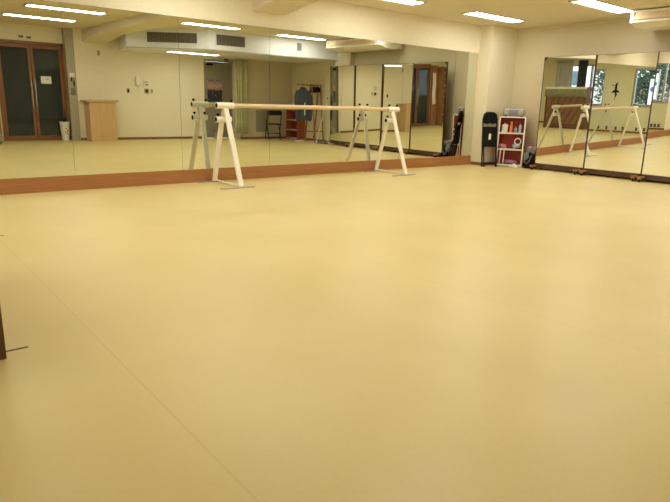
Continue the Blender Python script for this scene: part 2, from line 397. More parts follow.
# ------------------------------------------------------------------ air conditioner, hung below the ceiling
t=thing('air_conditioner',(9.97,3.62,2.38),'white air conditioner hanging from the ceiling above the movable mirrors','air conditioner')
b=MB(); b.prism([(-.40,.08),(-.40,.25),(-.36,.25),(.30,.25),(.33,.20),(.33,.03),(.1,.0),(-.2,.02)],-.98,.98,'y'); 
o=b.build('casing','white',t); 
f=MB(); f.box((-.425,-.98,.075),(-.40,.98,.10),.004); f.box((-.425,-.98,.225),(-.40,.98,.25),.004); f.box((-.425,-.98,.10),(-.40,-.93,.225)); f.box((-.425,.93,.10),(-.40,.98,.225)); f.build('front_frame','offwhite',t)
g=MB(); g.bar((-.415,-.92,.165),(-.415,.92,.165),.008,.10,up=(.35,0,1)); g.build('louver','louver',t)
for yy in (-.75,.75):
    for xx in (-.1,.2): MB().tube([(xx,yy,.24),(xx,yy,.27)],.012).build('hanger_bolt','greymetal',t)
# ------------------------------------------------------------------ portable ballet barre
t=thing('ballet_barre',(5.38,7.03,0),'long portable ballet barre with wooden rail on white A-frames before the mirrors','ballet barre')
def L_(p): return (p[0]-5.38,p[1]-7.03,p[2])
yu,zu=7.09,1.05; yl,zl=7.15,.87
MB().tube([L_((3.90,yu,zu)),L_((6.90,yu,zu))],.028,14).build('rail','barwood',t,True)
for fx,(s0,s1),(l0,l1) in ((3.83,(3.70,3.95),(3.70,3.92)),(6.93,(6.83,7.07),(6.82,7.02))):
    fr=bpy.data.objects.new('a_frame',None); COL.objects.link(fr); fr.parent=t; fr.location=L_((fx,7.03,0)); fr.empty_display_size=.1
    def K(x,y,z): return (x-fx,y-7.03,z)
    MB().bar(K(fx,6.69,.012),K(fx,yu-.005,zu-.02),.070,.036,up=(0,1,0),bev=.006).build('leg','barrewhite',fr)
    MB().bar(K(fx-.03,7.385,.012),K(fx-.01,yl+.03,zl-.03),.066,.036,up=(0,1,0),bev=.006).build('leg','barrewhite',fr)
    q=MB(); q.bar(K(fx-.01,yl+.03,zl-.05),K(fx-.01,yu+.01,zu-.02),.045,.03,up=(0,1,0)); q.build('upright','barrewhite',fr)
    q=MB(); q.lathe(K(s0,yu,zu),[(.028,0),(.042,0),(.042,s1-s0),(.03,s1-s0)],16,'x'); q.build('rail_sleeve','barrewhite',fr,True)
    q=MB(); q.lathe(K(l0,yl-.04,zl),[(.028,0),(.040,0),(.040,l1-l0),(.028,l1-l0)],16,'x'); q.build('lower_sleeve','barrewhite',fr,True)
    for (x,y,z) in ((s0,yu,zu),(l0,yl-.04,zl)):
        MB().lathe(K(x-.002,y,z),[(.031,0),(.031,.004)],14,'x').build('end_hole','black',fr)
    for (x,y,z) in ((s0+.03,yu,zu),(s1-.03,yu,zu),(l0+.03,yl-.04,zl),(l1-.03,yl-.04,zl)):
        MB().lathe(K(x,y,z+.038),[(.008,0),(.008,.014),(.018,.018),(.023,.034),(.012,.042)],12).build('clamp_knob','black',fr,True)
    MB().bar(K(fx-.02,6.69,.03),K(fx-.03,7.385,.03),.03,.02).build('cross_bar','barrewhite',fr)
    w0,w1=((3.53,4.02) if fx<5 else (6.63,7.13))
    MB().box(K(w0,6.655,0.001),K(w1,6.715,.012),.002).build('foot_plate','greymetal',fr)
    MB().box(K(w0+.02,7.36,0.001),K(w1-.05,7.41,.012),.002).build('foot_plate','greymetal',fr)
# ------------------------------------------------------------------ movable mirrors
def stand_mirror(y0,y1,xc,yaw,tilt,label,left_clip=False):
    w=(y1-y0)-.006; yc=(y0+y1)/2
    t=thing('movable_mirror',(xc,yc,0),label,'mirror','movable mirrors on casters',radians(yaw))
    hgt=1.94; ti=radians(tilt)
    def add(mb,name,m,smooth=False):
        o=mb.build(name,m,t,smooth); o.location=(0,0,.11); o.rotation_euler=(0,ti,0); return o   # leans with the panel
    add(MB().box((0,-w/2+.012,0.002),(.004,w/2-.012,hgt)),'mirror_glass','mirror2')
    add(MB().box((.004,-w/2+.012,0),(.024,w/2-.012,hgt)),'backing_board','darkwood')
    for s in (-1,1): add(MB().box((-.004,s*w/2-(.012 if s>0 else 0),-.02),(.028,s*w/2+(.012 if s<0 else 0),hgt+.004)),'side_edge','edge')
    add(MB().box((-.002,-w/2+.012,hgt),(.026,w/2-.012,hgt+.004)),'top_edge','edge')
    if left_clip: add(MB().bar((-.008,w/2-.005,hgt-.05),(-.008,w/2-.055,hgt+.004),.02,.006,up=(1,0,0)),'corner_clip','black')
    MB().box((-.03,-w/2+.02,.035),(.03,w/2-.02,.118),.003).build('base_board','edge',t)
    for s in (-1,1):
        yy=s*(w/2-.055)
        ft=MB().box((-.20,yy-.035,.056),(.20,yy+.035,.088),.006).build('foot','rackwood',t)
        for xx in (-.16,.16):
            cm=MB(); cm.lathe((xx,yy-.012,.026),[(.025,0),(.025,.024)],14,'y'); cm.build('caster','black',ft,True)
            cm=MB(); cm.box((xx-.014,yy-.02,.026),(xx+.014,yy-.014,.058)); cm.box((xx-.014,yy+.014,.026),(xx+.014,yy+.02,.058)); cm.box((xx-.014,yy-.02,.052),(xx+.014,yy+.02,.058)); cm.build('caster_fork','metal',ft)
    return t
TLT=[-1.35,-.9,-1.3,-1.4]; YW=[-.2,1.1,1.0,1.6]
ys=[6.30,5.30,4.29,3.27,2.24]
MLB=['movable mirror panel nearest the red shelf, reflecting the piano','movable mirror panel reflecting the dancer silhouette on the wall','movable mirror panel at the right edge of the photo','movable mirror panel farthest from the red shelf, reflecting the green curtain']
for i in range(4):
    stand_mirror(ys[i+1],ys[i],10.05,YW[i],TLT[i],MLB[i],i==0)
# ------------------------------------------------------------------ folded black folding chair against the column
t=thing('folding_chair',(9.565,6.995,0),'black folding chair folded flat and leaning on the column','chair',None,radians(-24))
lean=.12
def fc(x,z,dy=0): return (x, lean*(z/.93)-.0+dy, z)
q=MB(); q.tube([fc(-.165,.015),fc(-.165,.5),fc(-.165,.82),fc(-.14,.895),fc(-.09,.925),fc(0,.93),fc(.09,.925),fc(.14,.895),fc(.165,.82),fc(.165,.5),fc(.165,.015)],.016); q.build('frame_tube','black',t,True)
q=MB(); q.prism([(-.155,.75),(-.06,.735),(0,.75),(.06,.735),(.155,.75),(.155,.82),(.13,.885),(.08,.918),(-.08,.918),(-.13,.885),(-.155,.82)],-.012,.012,'y'); bmesh.ops.translate(q.bm, verts=q.bm.verts[:], vec=(0,.105,0)); o=q.build('backrest','blackfab',t)
q=MB(); q.box((-.162,.05,.34),(.162,.085,.69),.008); o=q.build('seat','black',t)
q=MB(); q.box((-.03,.0455,.47),(.02,.0505,.57)); q.build('label_sticker','paper',t)
q=MB(); q.tube([fc(-.145,.015,-.05),fc(-.15,.40,-.03)],.014); q.tube([fc(.145,.015,-.05),fc(.15,.40,-.03)],.014); q.tube([fc(-.15,.06,-.05),fc(.15,.06,-.05)],.016); q.build('rear_leg_frame','black',t,True)
for x in (-.165,.165,-.145,.145): MB().lathe((x,-.05*(abs(x)<.16),0),[(.018,0.001),(.018,.03)],10).build('rubber_foot','black',t)
for o in t.children: o.scale=(.92,1,1.11); o.location=(o.location.x,o.location.y,0)
# ------------------------------------------------------------------ red-backed shelf in the corner
SX,SY=9.91,6.785; HW=.24; SH=.97; SROT=radians(30)
t=thing('shelf_unit',(SX,SY,0),'small open shelf with red back board and white edges in the corner','shelf',None,SROT)
for s in (-1,1):
    MB().box((.004,s*HW-.011,.0),(.27,s*HW+.011,SH),.002).build('side_panel','red',t); MB().box((-.004,s*HW-.014,.0),(.004,s*HW+.014,SH+.002),.002).build('edge_strip','shelfwhite',t)
for z in (.03,.335,.65,SH-.012): MB().box((0,-HW+.012,z-.012),(.27,HW-.012,z+.012),.002).build('shelf_board','shelfwhite',t)
MB().box((.245,-HW+.012,.02),(.262,HW-.012,SH-.02)).build('back_board','red',t)
def at(x,y,z): return (SX+x*cos(SROT)-y*sin(SROT),SY+x*sin(SROT)+y*cos(SROT),z+.0015)
# stereo on top
s=thing('portable_stereo',at(.12,.0,SH),'silver portable stereo lying on top of the red shelf','stereo',None,SROT)
MB().box((-.09,-.205,.012),(.09,.205,.135),.03).build('body','silver',s,True)
MB().box((-.07,-.17,.130),(.07,.17,.146),.006).build('top_panel','offwhite',s); MB().box((-.05,-.045,.146),(.05,.045,.154),.003).build('cd_lid','blue',s)
for yy in (-.13,.13): MB().lathe((-.092,yy,.08),[(.05,0),(.045,-.004),(.0405,-.004)],18,'x').build('speaker','greymetal',s,True)
MB().tube([(0,.19,.13),(0,.20,.17),(0,.12,.18)],.006).build('antenna','greymetal',s)
for yy in (-.15,.15): MB().box((-.05,yy-.02,0),(.05,yy+.02,.013)).build('rubber_foot','black',s)
ZT3=.662
def bottle(name,x,y,z,r,h,m,capm,label,cat='bottle',square=False):
    s=thing(name,at(x,y,z),label,cat)
    q=MB()
    if square: q.box((-r,-r*1.35,0),(r,r*1.35,h*.9),.012)
    else: q.lathe((0,0,0),[(r*.92,0),(r,.01),(r,h*.6),(r*.85,h*.72),(r*.45,h*.8),(r*.42,h*.86)],18)
    q.build('body',m,s,True); MB().lathe((0,0,h*(.9 if square else .86)),[(r*.5,0),(r*.5,h*.12),(r*.3,h*.14)],14).build('cap',capm,s,True)
bottle('lotion_bottle',.10,.14,ZT3,.036,.17,'offwhite','offwhite','square white bottle at left on the top board of the red shelf',square=True)
bottle('juice_bottle',.10,.02,ZT3,.032,.205,'orange','offwhite','orange bottle with pale cap on the red shelf top board')
bottle('jar',.10,-.065,ZT3,.034,.115,'greyjar','greyjar','short grey jar between the orange and pale blue bottles','jar')
bottle('spray_bottle',.10,-.15,ZT3,.031,.19,'clearblue','blue','pale blue bottle at right on the red shelf top board')
# middle board things
q=MB(); q.blob((0,0,.052),(.07,.09,.04),2,.25,3); tag(q.build('pink_pouch','pink',None,True,at(.12,.15,.348)),'crumpled pink cloth pouch at left on the middle board of the red shelf','cloth')
q=MB(); q.blob((0,0,.058),(.07,.09,.045),2,.25,5); tag(q.build('grey_cloth_bundle','clearblue',None,True,at(.12,-.11,.348)),'pale grey cloth bundle at right on the middle board of the red shelf','cloth')
q=MB(); q.tube([(-.02,-.05+.07*cos(a),.15+.06*sin(a)) for a in [2*pi*k/16 for k in range(16)]],.009,8,True); q.tube([(-.02,-.05,.09),(-.02,0,.06),(-.01,.03,.012)],.009,8)
tag(q.build('jump_rope','offwhite',None,True,at(.06,-.10,.348)),'looped white cord standing over the pale grey bundle','rope')
for k,(yy,lb) in enumerate(((.165,'left one of two white straps hanging from the middle shelf board'),(.095,'right one of two white straps hanging from the middle shelf board'))):
    q=MB(); q.tube([(.03,0,.058),(-.017,0,.056),(-.018,0,-.02),(-.020,.004,-.24)],.010,8)
    tag(q.build('hanging_strap','shelfwhite',None,True,at(0,yy,.30)),lb,'strap')
q=MB(); q.blob((0,0,.043),(.085,.17,.038),3,.12,9); tag(q.build('mauve_clothes','purple',None,True,at(.125,.0,.05)),'heap of mauve and pink clothes on the bottom board of the red shelf','clothes')
q=MB(); q.box((-.05,-.09,0),(.05,.09,.05),.012); q.blob((0,.02,.055),(.03,.05,.02),2,.1,2); tag(q.build('white_box','offwhite',None,True,at(-.085,-.13,0.001)),'small white packet lying on the floor before the red shelf','box')
# gym bag beside shelf
t=thing('tote_bag',(10.14,6.43,0),'black tote bag stuffed with grey and pink clothes beside the movable mirror','bag')
q=MB(); q.loft([(0,0,0.002,.12,.115),(0,0,.06,.135,.13),(0,0,.20,.135,.13),(0,0,.30,.12,.11)],20); q.build('bag_body','blackfab',t,True)
q=MB(); q.blob((0,.0,.31),(.12,.12,.085),3,.16,4); q.blob((-.09,.05,.22),(.07,.08,.09),2,.2,8); q.build('grey_clothes','greyfab',t,True)
q=MB(); q.blob((.0,.04,.385),(.06,.07,.035),2,.2,6); q.blob((-.02,-.07,.36),(.05,.05,.035),2,.2,7); q.build('pink_clothes','pink',t,True)
q=MB(); q.tube([(-.145,.08,.24),(-.16,.04,.12),(-.162,0,.09),(-.16,-.05,.14),(-.145,-.09,.26)],.009,8); q.build('handle','greyfab',t,True)
# ------------------------------------------------------------------ things along the front wall
t=thing('podium',(4.74,-.30,0),'pale birch podium standing against the wall beside the double doors','podium')
q=MB(); q.prism([(-.22,0.001),(-.22,.955),(.20,.955),(.20,.93),(.18,.001)],-.32,.32,'x'); q.build('body','birch',t)
MB().box((-.40,-.26,.955),(.38,.23,.985),.005).build('top_board','birch',t)
MB().box((-.40,.20,.985),(.38,.23,1.01),.004).build('front_lip','birch',t)
t=thing('waste_bin',(3.95,-.62,0),'white waste bin with red print in front of the double doors','bin')
MB().lathe((0,0,0),[(.075,0.001),(.08,.01),(.115,.44),(.122,.45),(.118,.455),(.10,.44),(.07,.03)],22).build('bin_body','offwhite',t,True)
q=MB(); 
for a,z in ((1.2,.24),(1.5,.29),(1.35,.17),(1.7,.21)):
    r=.082+.034*z/.44+.001; MB().blob((r*cos(a),r*sin(a),z),(.02,.008,.022),1,.1,int(a*10)).build('red_print','redprint',t)
q=MB(); q.tube([(0,0,0),(.01,-.01,.25),(.02,-.02,.33)],[.02,.055,.03],10); q.tube([(.02,-.02,.33),(.02,-.02,.44)],.010,8)
tag(q.build('umbrella','black',None,True,(3.99,-.63,.455)),'dark rolled umbrella standing in the white waste bin','umbrella')
bpy.data.objects['umbrella'].location=(3.97,-.63,.06); bpy.data.objects['umbrella'].scale=(1,1,1.5)
for (x0,x1,z0,z1,lb) in ((3.14,3.25,2.355,2.41,'small dark plate above the double doors, left one of two'),(3.31,3.41,2.345,2.40,'small dark plate above the double doors, right one of two')):
    t=thing('sign_plate',((x0+x1)/2,-.78,z0),lb,'sign','plates above the double doors'); w=(x1-x0)/2
    MB().box((-w,.001,0),(w,.012,z1-z0),.002).build('plate','plate',t)
    MB().box((-w*.7,.012,.012),(-w*.1,.014,.042)).build('symbol','black',t); MB().box((w*.1,.012,.012),(w*.7,.014,.042)).build('symbol','black',t)
tag(MB().box((-.115,0,-.085),(.115,.003,.085)).build('notice_paper','paper',None,False,(3.66,-.790,1.43)),'white notice sheet stuck on the right glass door leaf','paper')
q=MB(); q.prism([(0,0),(.05,.01),(.07,.06),(.03,.05)],.003,.005,'y'); o=q.build('printed_mark','greymetal',bpy.data.objects['notice_paper'])
# wall fittings (front wall, between doors)
def plate(x,z,w,h,label,name='switch_plate',cat='switch',m='plate',y=YF,inner='black'):
    t=thing(name,(x,y,z),label,cat)
    MB().box((-w/2,.001,-h/2),(w/2,.012,h/2),.003).build('plate',m,t); MB().box((-w*.28,.012,-h*.3),(w*.28,.018,h*.3),.002).build('rocker',inner,t); return t
plate(4.87,2.13,.07,.12,'small switch plate high on the wall above the podium',inner='plate')
plate(5.56,1.25,.075,.12,'single steel switch plate left of the white intercom phone')
plate(6.05,1.26,.12,.12,'double switch plate below the thermostat panel')
plate(6.19,1.26,.075,.12,'brown single switch plate right of the double plate','switch_plate','switch','louver',inner='greyjar')
t=thing('thermostat',(6.05,YF,1.45),'white thermostat panel with grey display above the double switch','thermostat')
MB().box((-.075,.001,-.08),(.075,.02,.08),.004).build('case','offwhite',t); MB().box((-.055,.02,.015),(.055,.022,.06)).build('display','greymetal',t); MB().box((-.05,.02,-.055),(.05,.023,-.01)).build('keypad','panelgrey',t)
t=thing('intercom_phone',(5.81,YF,1.40),'white wall intercom phone with hanging handset','phone')
MB().box((-.05,.001,0),(.05,.04,.23),.008).build('base','offwhite',t); q=MB(); q.box((-.042,.04,.01),(-.002,.065,.22),.01); q.build('handset','offwhite',t)
q=MB(); q.tube([(.03+.012*sin(k*1.2),.03,.0-.02*k) for k in range(12)],.006,6); q.build('cord','offwhite',t)
t=thing('key_hook_board',(4.20,YF+.003,1.1),'small white hook board with dark keys hanging on the grey stone facing','hook board')
MB().box((-.06,.001,.42),(.06,.012,.52),.003).build('board','offwhite',t)
q=MB(); q.blob((-.02,.03,.36),(.02,.015,.06),1,.2,1); q.blob((.03,.03,.28),(.02,.015,.09),1,.2,2); q.tube([(.03,.02,.45),(.03,.03,.3)],.004,6); q.tube([(-.02,.02,.45),(-.02,.03,.36)],.004,6); q.build('keys','black',t)
q=MB(); q.box((-.05,.001,.0),(.05,.03,.16),.005); q.build('grey_pouch','greyfab',t)
# board with paper + shoe shelf left of the doors
t=thing('notice_board',(2.42,-.74,0),'brown upright board with a long paper notice between shoe shelf and double doors','board')
MB().box((-.14,-.03,.001),(.16,.03,2.25),.004).build('panel','shoewood',t); q=MB(); q.prism([(-.08,.82),(.10,.80),(.14,1.2),(.10,1.6),(.12,1.98),(-.04,1.96),(-.07,1.5),(-.03,1.3)],.031,.034,'y'); q.build('paper_sheet','paper',t)
t=thing('shoe_shelf',(1.985,-.60,0),'tall brown shoe shelf with slanted boards left of the double doors','shelf')
for s in (-1,1): MB().box((s*.25-.012,-.16,.001),(s*.25+.012,.16,2.2),.003).build('side_panel','shoewood',t)
MB().box((-.24,-.165,.02),(.24,-.15,2.19)).build('back_board','shoewood',t)
for k,z in enumerate((.06,.40,.75,1.08,1.30,1.52,1.75,1.98,2.18)):
    MB().bar((-.238,0,z),(.238,0,z),.30,.022,up=(0,.18 if 3<=k<=5 else 0,1)).build('shelf_board','birch',t)
# grey steel door poster
o=MB().box((0,0,0),(.46,.004,.61)).build('poster','poster',None,False,(7.83,YF-.018,1.03)); tag(o,'dark photo poster with a glowing upper half stuck on the grey steel door','poster')
t=thing('exit_sensor',(8.42,YF,2.19),'small dark sensor box above the grey steel door','sensor'); MB().box((-.06,.001,0),(.06,.05,.07),.005).build('case','black',t); MB().box((-.03,.05,.015),(.03,.052,.04)).build('lens','greymetal',t)
t=thing('door_stop_box',(8.02,YF+.08,0),'small pale box on the floor at the foot of the grey steel door','box'); MB().box((-.06,-.05,.001),(.06,.05,.15),.005).build('box_body','plate',t); MB().box((-.062,-.052,.15),(.062,.052,.165),.004).build('lid','plate',t)
# curtains
def curtain(name,p0,p1,z0,z1,m,label,folds,amp=.045):
    p0=Vector((*p0,0)); p1=Vector((*p1,0)); dv=p1-p0; L=dv.length; ang=math.atan2(dv.y,dv.x)
    t=thing(name,(p0.x,p0.y,z0),label,'curtain',None,ang)
    n=folds*12; h=z1-z0; q=MB(); rows=[0,.15,.35,.6,.85,1.]
    vs=[]
    for r_ in rows:
        a=amp*(1.15-.35*r_)
        vs.append([q.bm.verts.new((L*i/n+.01*sin(i*.9)*(1-r_), a*sin(2*pi*folds*i/n+.5*sin(i*.35))+.012*sin(i*.21+r_*3), h*r_)) for i in range(n+1)])
    for A,B in zip(vs,vs[1:]):
        for i in range(n): q.bm.faces.new((A[i],A[i+1],B[i+1],B[i]))
    q.build('cloth',m,t,True,None,.004)
    MB().tube([(-.04,0,h+.012),(L+.04,0,h+.012)],.010,8).build('curtain_rail','greymetal',t,True)
curtain('curtain',(8.37,.0),(8.77,.0),.16,2.17,'greencloth','pale green gathered curtain hanging beside the grey steel door',5,.06)
curtain('curtain',(XL+.09,1.60),(XL+.09,2.30),.95,2.40,'greycloth','grey curtain, toned pale for daylight, drawn to the side of the window behind the piano',8,.04)
curtain('curtain',(XL+.09,2.52),(XL+.09,2.90),.95,2.40,'darkcloth','narrow dark grey curtain across the middle of the window behind the piano',4,.035)
t=thing('electric_panel_cover',(9.32,-.1,.2),'grey electric panel cover low on the wall behind the open folding chair','panel')
MB().box((-.2,.001,0),(.2,.018,.63),.004).build('cover','panelgrey',t); MB().box((.13,.018,.30),(.15,.03,.36),.003).build('latch','black',t)
# open folding chair
t=thing('folding_chair',(9.50,.28,0),'open black folding chair standing near the wall, seen in the mirror','chair',None,radians(200))
q=MB()
for s in (-1,1): q.tube([(s*.21,.22,.012),(s*.205,.02,.45),(s*.20,-.12,.80)],.012)
q.tube([(-.20,-.12,.80),(-.17,-.127,.83),(.17,-.127,.83),(.20,-.12,.80)],.012); q.tube([(-.208,.15,.17),(.208,.15,.17)],.009)
q.build('front_leg_frame','black',t,True)
q=MB()
for s in (-1,1): q.tube([(s*.18,-.20,.012),(s*.18,.16,.44)],.012)
q.tube([(-.18,-.16,.06),(.18,-.16,.06)],.009); q.build('rear_leg_frame','black',t,True)
MB().box((-.19,-.19,.435),(.19,.20,.465),.01).build('seat','black',t)
MB().prism([(-.185,.70),(.185,.70),(.185,.80),(.16,.82),(-.16,.82),(-.185,.80)],-.125,-.105,'y').build('backrest','black',t)
for s in (-1,1):
    for xx,yy in ((.21,.22),(.18,-.20)): MB().lathe((s*xx,yy,0),[(.016,.001),(.016,.025)],10).build('rubber_foot','black',t)
# red bookshelf by the right wall
t=thing('red_cubby_shelf',(10.22,.36,0),'narrow red cubby shelf with pale boards by the coat rack','shelf')
for s in (-1,1): MB().box((-.14,s*.28-.012,.001),(.15,s*.28+.012,.86),.003).build('side_panel','redbrown',t)
MB().box((.13,-.27,.01),(.15,.27,.85)).build('back_board','red',t)
MB().box((-.14,-.268,.838),(.15,.268,.86)).build('top_board','redbrown',t)
for z in (.03,.28,.57): MB().box((-.14,-.268,z-.01),(.13,.268,z+.01)).build('shelf_board','shelfwhite',t)
# coat rack
t=thing('coat_rack',(9.93,1.42,0),'brown wooden A-frame coat rack with a top rail, reflected behind the barre','coat rack')
for s in (-1,1):
    for k in (-1,1):
        MB().bar((.21+s*.15,k*.24,.004),(.21+s*.15,k*.03,1.60),.028,.028,up=(1,0,0)).build('leg','rackwood',t)
MB().tube([(-.42,0,1.565),(.40,0,1.565)],.015,10).build('top_rail','rackwood',t,True)
MB().bar((.06,.19,.30),(.06,-.19,.30),.02,.03).build('side_rail','rackwood',t); MB().bar((.36,.19,.30),(.36,-.19,.30),.02,.03).build('side_rail','rackwood',t)
MB().box((.345,-.035,1.42),(.385,.035,1.60),.006).build('joint_block','shelfwhite',t)
# jacket on hanger
t=thing('denim_jacket',(9.71,1.42,.57),'blue denim jacket hanging on the left end of the coat rack','jacket')
q=MB(); q.loft([(0,0,.05,.21,.09),(0,0,.25,.215,.10),(0,0,.55,.21,.10),(0,0,.78,.205,.09),(0,0,.86,.15,.07),(0,0,.90,.07,.05)],26)
q.build('cloth_body','denim',t,True)
for s in (-1,1):
    q=MB(); q.tube([(s*.17,0,.82),(s*.22,.03,.68),(s*.235,.05,.42),(s*.21,.07,.10),(s*.20,.07,.02)],[.06,.07,.065,.055,.045],12); q.build('sleeve','denim',t,True)
q=MB(); q.tube([(-.07,.03,.90),(0,.055,.87),(.07,.03,.90),(.05,-.04,.915),(-.05,-.04,.915)],.022,8,True); q.build('collar','denim',t,True)
MB().box((-.012,.095,.18),(.018,.105,.52)).build('white_lining_strip','paper',t)
MB().tube([(0,0,.88),(0,0,.965),(0,.018,1.0),(0,.02,1.02),(0,0,1.03),(0,-.018,1.015)],.004,6).build('hanger_hook','black',t)
tt=[]
for k,(x,ln,lb) in enumerate(((10.07,.16,'black garment on hanger right beside the denim jacket'),(10.14,.12,'middle black garment on the coat rack rail'),(10.215,.15,'black garment nearest the right legs of the coat rack'))):
    t=thing('black_garment',(x,1.42,1.565-ln-.04),lb,'garment','black garments on the coat rack')
    q=MB(); q.loft([(0,0,0,.022,.13),(0,0,ln*.6,.024,.15),(0,0,ln*.95,.02,.10),(0,0,ln,.012,.03)],16); q.build('cloth_body','blackfab',t,True)
    MB().tube([(0,0,ln-.02),(0,0,ln+.03),(0,.016,ln+.05),(0,0,ln+.062),(0,-.016,ln+.05)],.004,6).build('hanger_hook','black',t)
tag(MB().lathe((0,0,0),[(.02,0),(.035,.02),(.03,.06),(.01,.075)],14).build('black_cap_hook','black',None,True,(10.33,1.42,1.40)),'small black knob-like hat hanging at the right end of the coat rack','hat') if False else None
# mops
for k,(bx,by,tx,ty,tz,lb) in enumerate(((10.12,1.55,10.375,1.70,1.20,'white flat mop, nearer the coat rack, leaning on the right wall'),(10.22,1.92,10.378,1.97,1.16,'white flat mop, nearer the movable mirrors, leaning on the right wall'))):
    t=thing('flat_mop',(bx,by,0),lb,'mop','mops by the coat rack')
    MB().box((-.05,-.17,.001),(.05,.17,.025),.006).build('mop_head','offwhite',t)
    MB().tube([(0,0,.03),(tx-bx,ty-by,tz)],.011,8).build('handle','offwhite',t,True)
    MB().tube([(tx-bx-.004,ty-by-.003,tz-.0),(tx-bx,ty-by,tz+.05)],.014,8).build('grip','black',t,True)
t=thing('dust_tray',(9.93,1.02,0),'flat white tray lying on the floor before the coat rack','tray'); MB().box((-.13,-.10,.001),(.13,.10,.02),.004).build('tray_body','offwhite',t); MB().box((-.13,.08,.02),(.13,.10,.04)).build('rim','offwhite',t)
t=thing('folded_mat',(10.02,2.05,0),'flat grey folded mat on the floor at the foot of the last movable mirror','mat'); MB().box((-.16,-.13,.001),(.03,.13,.03),.01).build('lower_fold','greyfab',t); MB().box((-.15,-.12,.03),(.02,.13,.055),.01).build('upper_fold','greyfab',t)
# ------------------------------------------------------------------ upright piano, back towards the room
PX,PY0,PY1,PH=.36,2.66,4.20,1.39
t=thing('upright_piano',(PX,(PY0+PY1)/2,0),'brown upright piano turned with its ribbed back to the room, seen in a movable mirror','piano')
hw=(PY1-PY0)/2
for s in (-1,1): MB().prism([(0,0.001),(0,PH),(-.34,PH),(-.34,.72),(-.60,.70),(-.60,.60),(-.36,.58),(-.36,.08),(-.58,.06),(-.58,.001)],s*hw-(.035 if s>0 else 0),s*hw+(.035 if s<0 else 0),'y').build('side_panel','piano',t)
# prism 'y' gives (x, y, z)
MB().box((-.36,-hw-.01,PH),(.01,hw+.01,PH+.03),.006).build('lid','piano',t)
q=MB()
for yy in (-hw+.07,-.25,.25,hw-.07): pass
MB().box((-.06,-hw+.036,PH-.12),(-.004,hw-.036,PH)).build('back_rail','piano',t); MB().box((-.06,-hw+.036,.06),(-.004,hw-.036,.18)).build('back_rail','piano',t)
q=MB().box((-.05,-hw+.036,.18),(-.035,hw-.036,PH-.12)).build('soundboard','pianoboard',t)
for k in range(7):
    c0=-hw+.05+k*.235
    y0,z0=c0,.19; y1,z1=c0+.62,PH-.13
    # clip to width
    def cl(y0,z0,y1,z1,lim):
        if y1>lim: tt=(lim-y0)/(y1-y0); y1,z1=lim,z0+(z1-z0)*tt
        return y0,z0,y1,z1
    y0,z0,y1,z1=cl(y0,z0,y1,z1,hw-.05)
    if y1-y0>.1: MB().bar((-.025,y0,z0),(-.025,y1,z1),.035,.022,up=(1,0,0)).build('rib','piano',t)
c0=-hw+.05
MB().bar((-.025,c0,.55),(-.025,c0+.36,PH-.13),.035,.022,up=(1,0,0)).build('rib','piano',t)
MB().box((-.36,-hw+.036,.58),(-.34,hw-.036,PH-.01)).build('front_panel','piano',t); MB().box((-.38,-hw+.036,.06),(-.36,hw-.036,.57)).build('lower_panel','piano',t)
MB().box((-.59,-hw+.036,.60),(-.36,hw-.036,.64)).build('key_bed','piano',t)
MB().box((-.57,-hw+.10,.641),(-.42,hw-.10,.665)).build('keyboard','ivory',t)
MB().box((-.30,-hw+.036,.01),(-.02,hw-.036,.06)).build('bottom_board','piano',t)
# cover cloth draped over the top with scalloped hem
q=MB(); n=60; cols=[]
for i in range(n+1):
    y=-hw-.03+(2*hw+.06)*i/n; sc=.012*abs(sin(i*pi/4))
    row=[(.035,y,-.31-sc),(.03,y,-.15),(.024,y,-.01),(.012,y,.014),(-.16,y,.016),(-.36,y,.014),(-.378,y,-.01),(-.385,y,-.12-sc)]
    cols.append([q.bm.verts.new(r_) for r_ in row])
for A,B in zip(cols,cols[1:]):
    for k in range(len(A)-1): q.bm.faces.new((A[k],A[k+1],B[k+1],B[k]))
t=thing('piano_cover',(PX,(PY0+PY1)/2,PH+.03),'olive patterned cover cloth with pale top band draped over the piano','cloth')
q.build('cloth','lace',t,True,None,.004)
MB().box((-.375,-hw-.028,.0195),(.02,hw+.028,.024)).build('pale_band','lacetrim',t)
MB().box((.030,-hw-.032,-.045),(.036,hw+.032,.020)).build('pale_band','lacetrim',t)
# low olive floor cushion near the doors
t=thing('floor_cushion',(2.12,.28,0),'olive patterned floor cushion bag at the left edge of the mirror','cushion')
q=MB(); q.loft([(0,0,.001,.20,.20),(0,0,.06,.30,.28),(0,0,.16,.31,.29),(0,0,.26,.24,.24),(0,0,.36,.12,.12),(0,0,.38,.05,.05)],24); q.build('body','olive',t,True)
MB().tube([(-.08,0,.37),(-.05,0,.42),(.05,0,.42),(.08,0,.37)],.012,8).build('carry_loop','olive',t,True)
# ------------------------------------------------------------------ left wall: dancer decal, small dark plates
t=thing('dancer_decal',(XL,4.70,1.15),'black ballerina silhouette decal on the wall between the windows','decal')
q=MB()
def blobp(pts): q.prism(pts,.001,.004,'x')
q.prism([(.0+.035*cos(a),.565+.04*sin(a)) for a in [2*pi*k/12 for k in range(12)]],.001,.004,'x')
blobp([(-.03,.53),(.03,.53),(.045,.42),(.02,.36),(-.03,.36),(-.045,.43)])
blobp([(-.03,.38),(.03,.38),(.13,.30),(.15,.26),(.05,.27),(0,.24),(-.06,.27),(-.16,.25),(-.12,.31)])
blobp([(-.02,.27),(.025,.27),(.02,.13),(.012,.0),(-.004,.0),(-.008,.13)])
blobp([(.02,.27),(.07,.20),(.03,.12),(.005,.13),(.03,.19),(-.01,.25)])
blobp([(.03,.52),(.06,.58),(.03,.66),(.02,.655),(.04,.585),(.015,.53)]); blobp([(-.03,.52),(-.12,.50),(-.17,.54),(-.165,.555),(-.115,.525),(-.03,.545)])
q.build('silhouette','black',t)
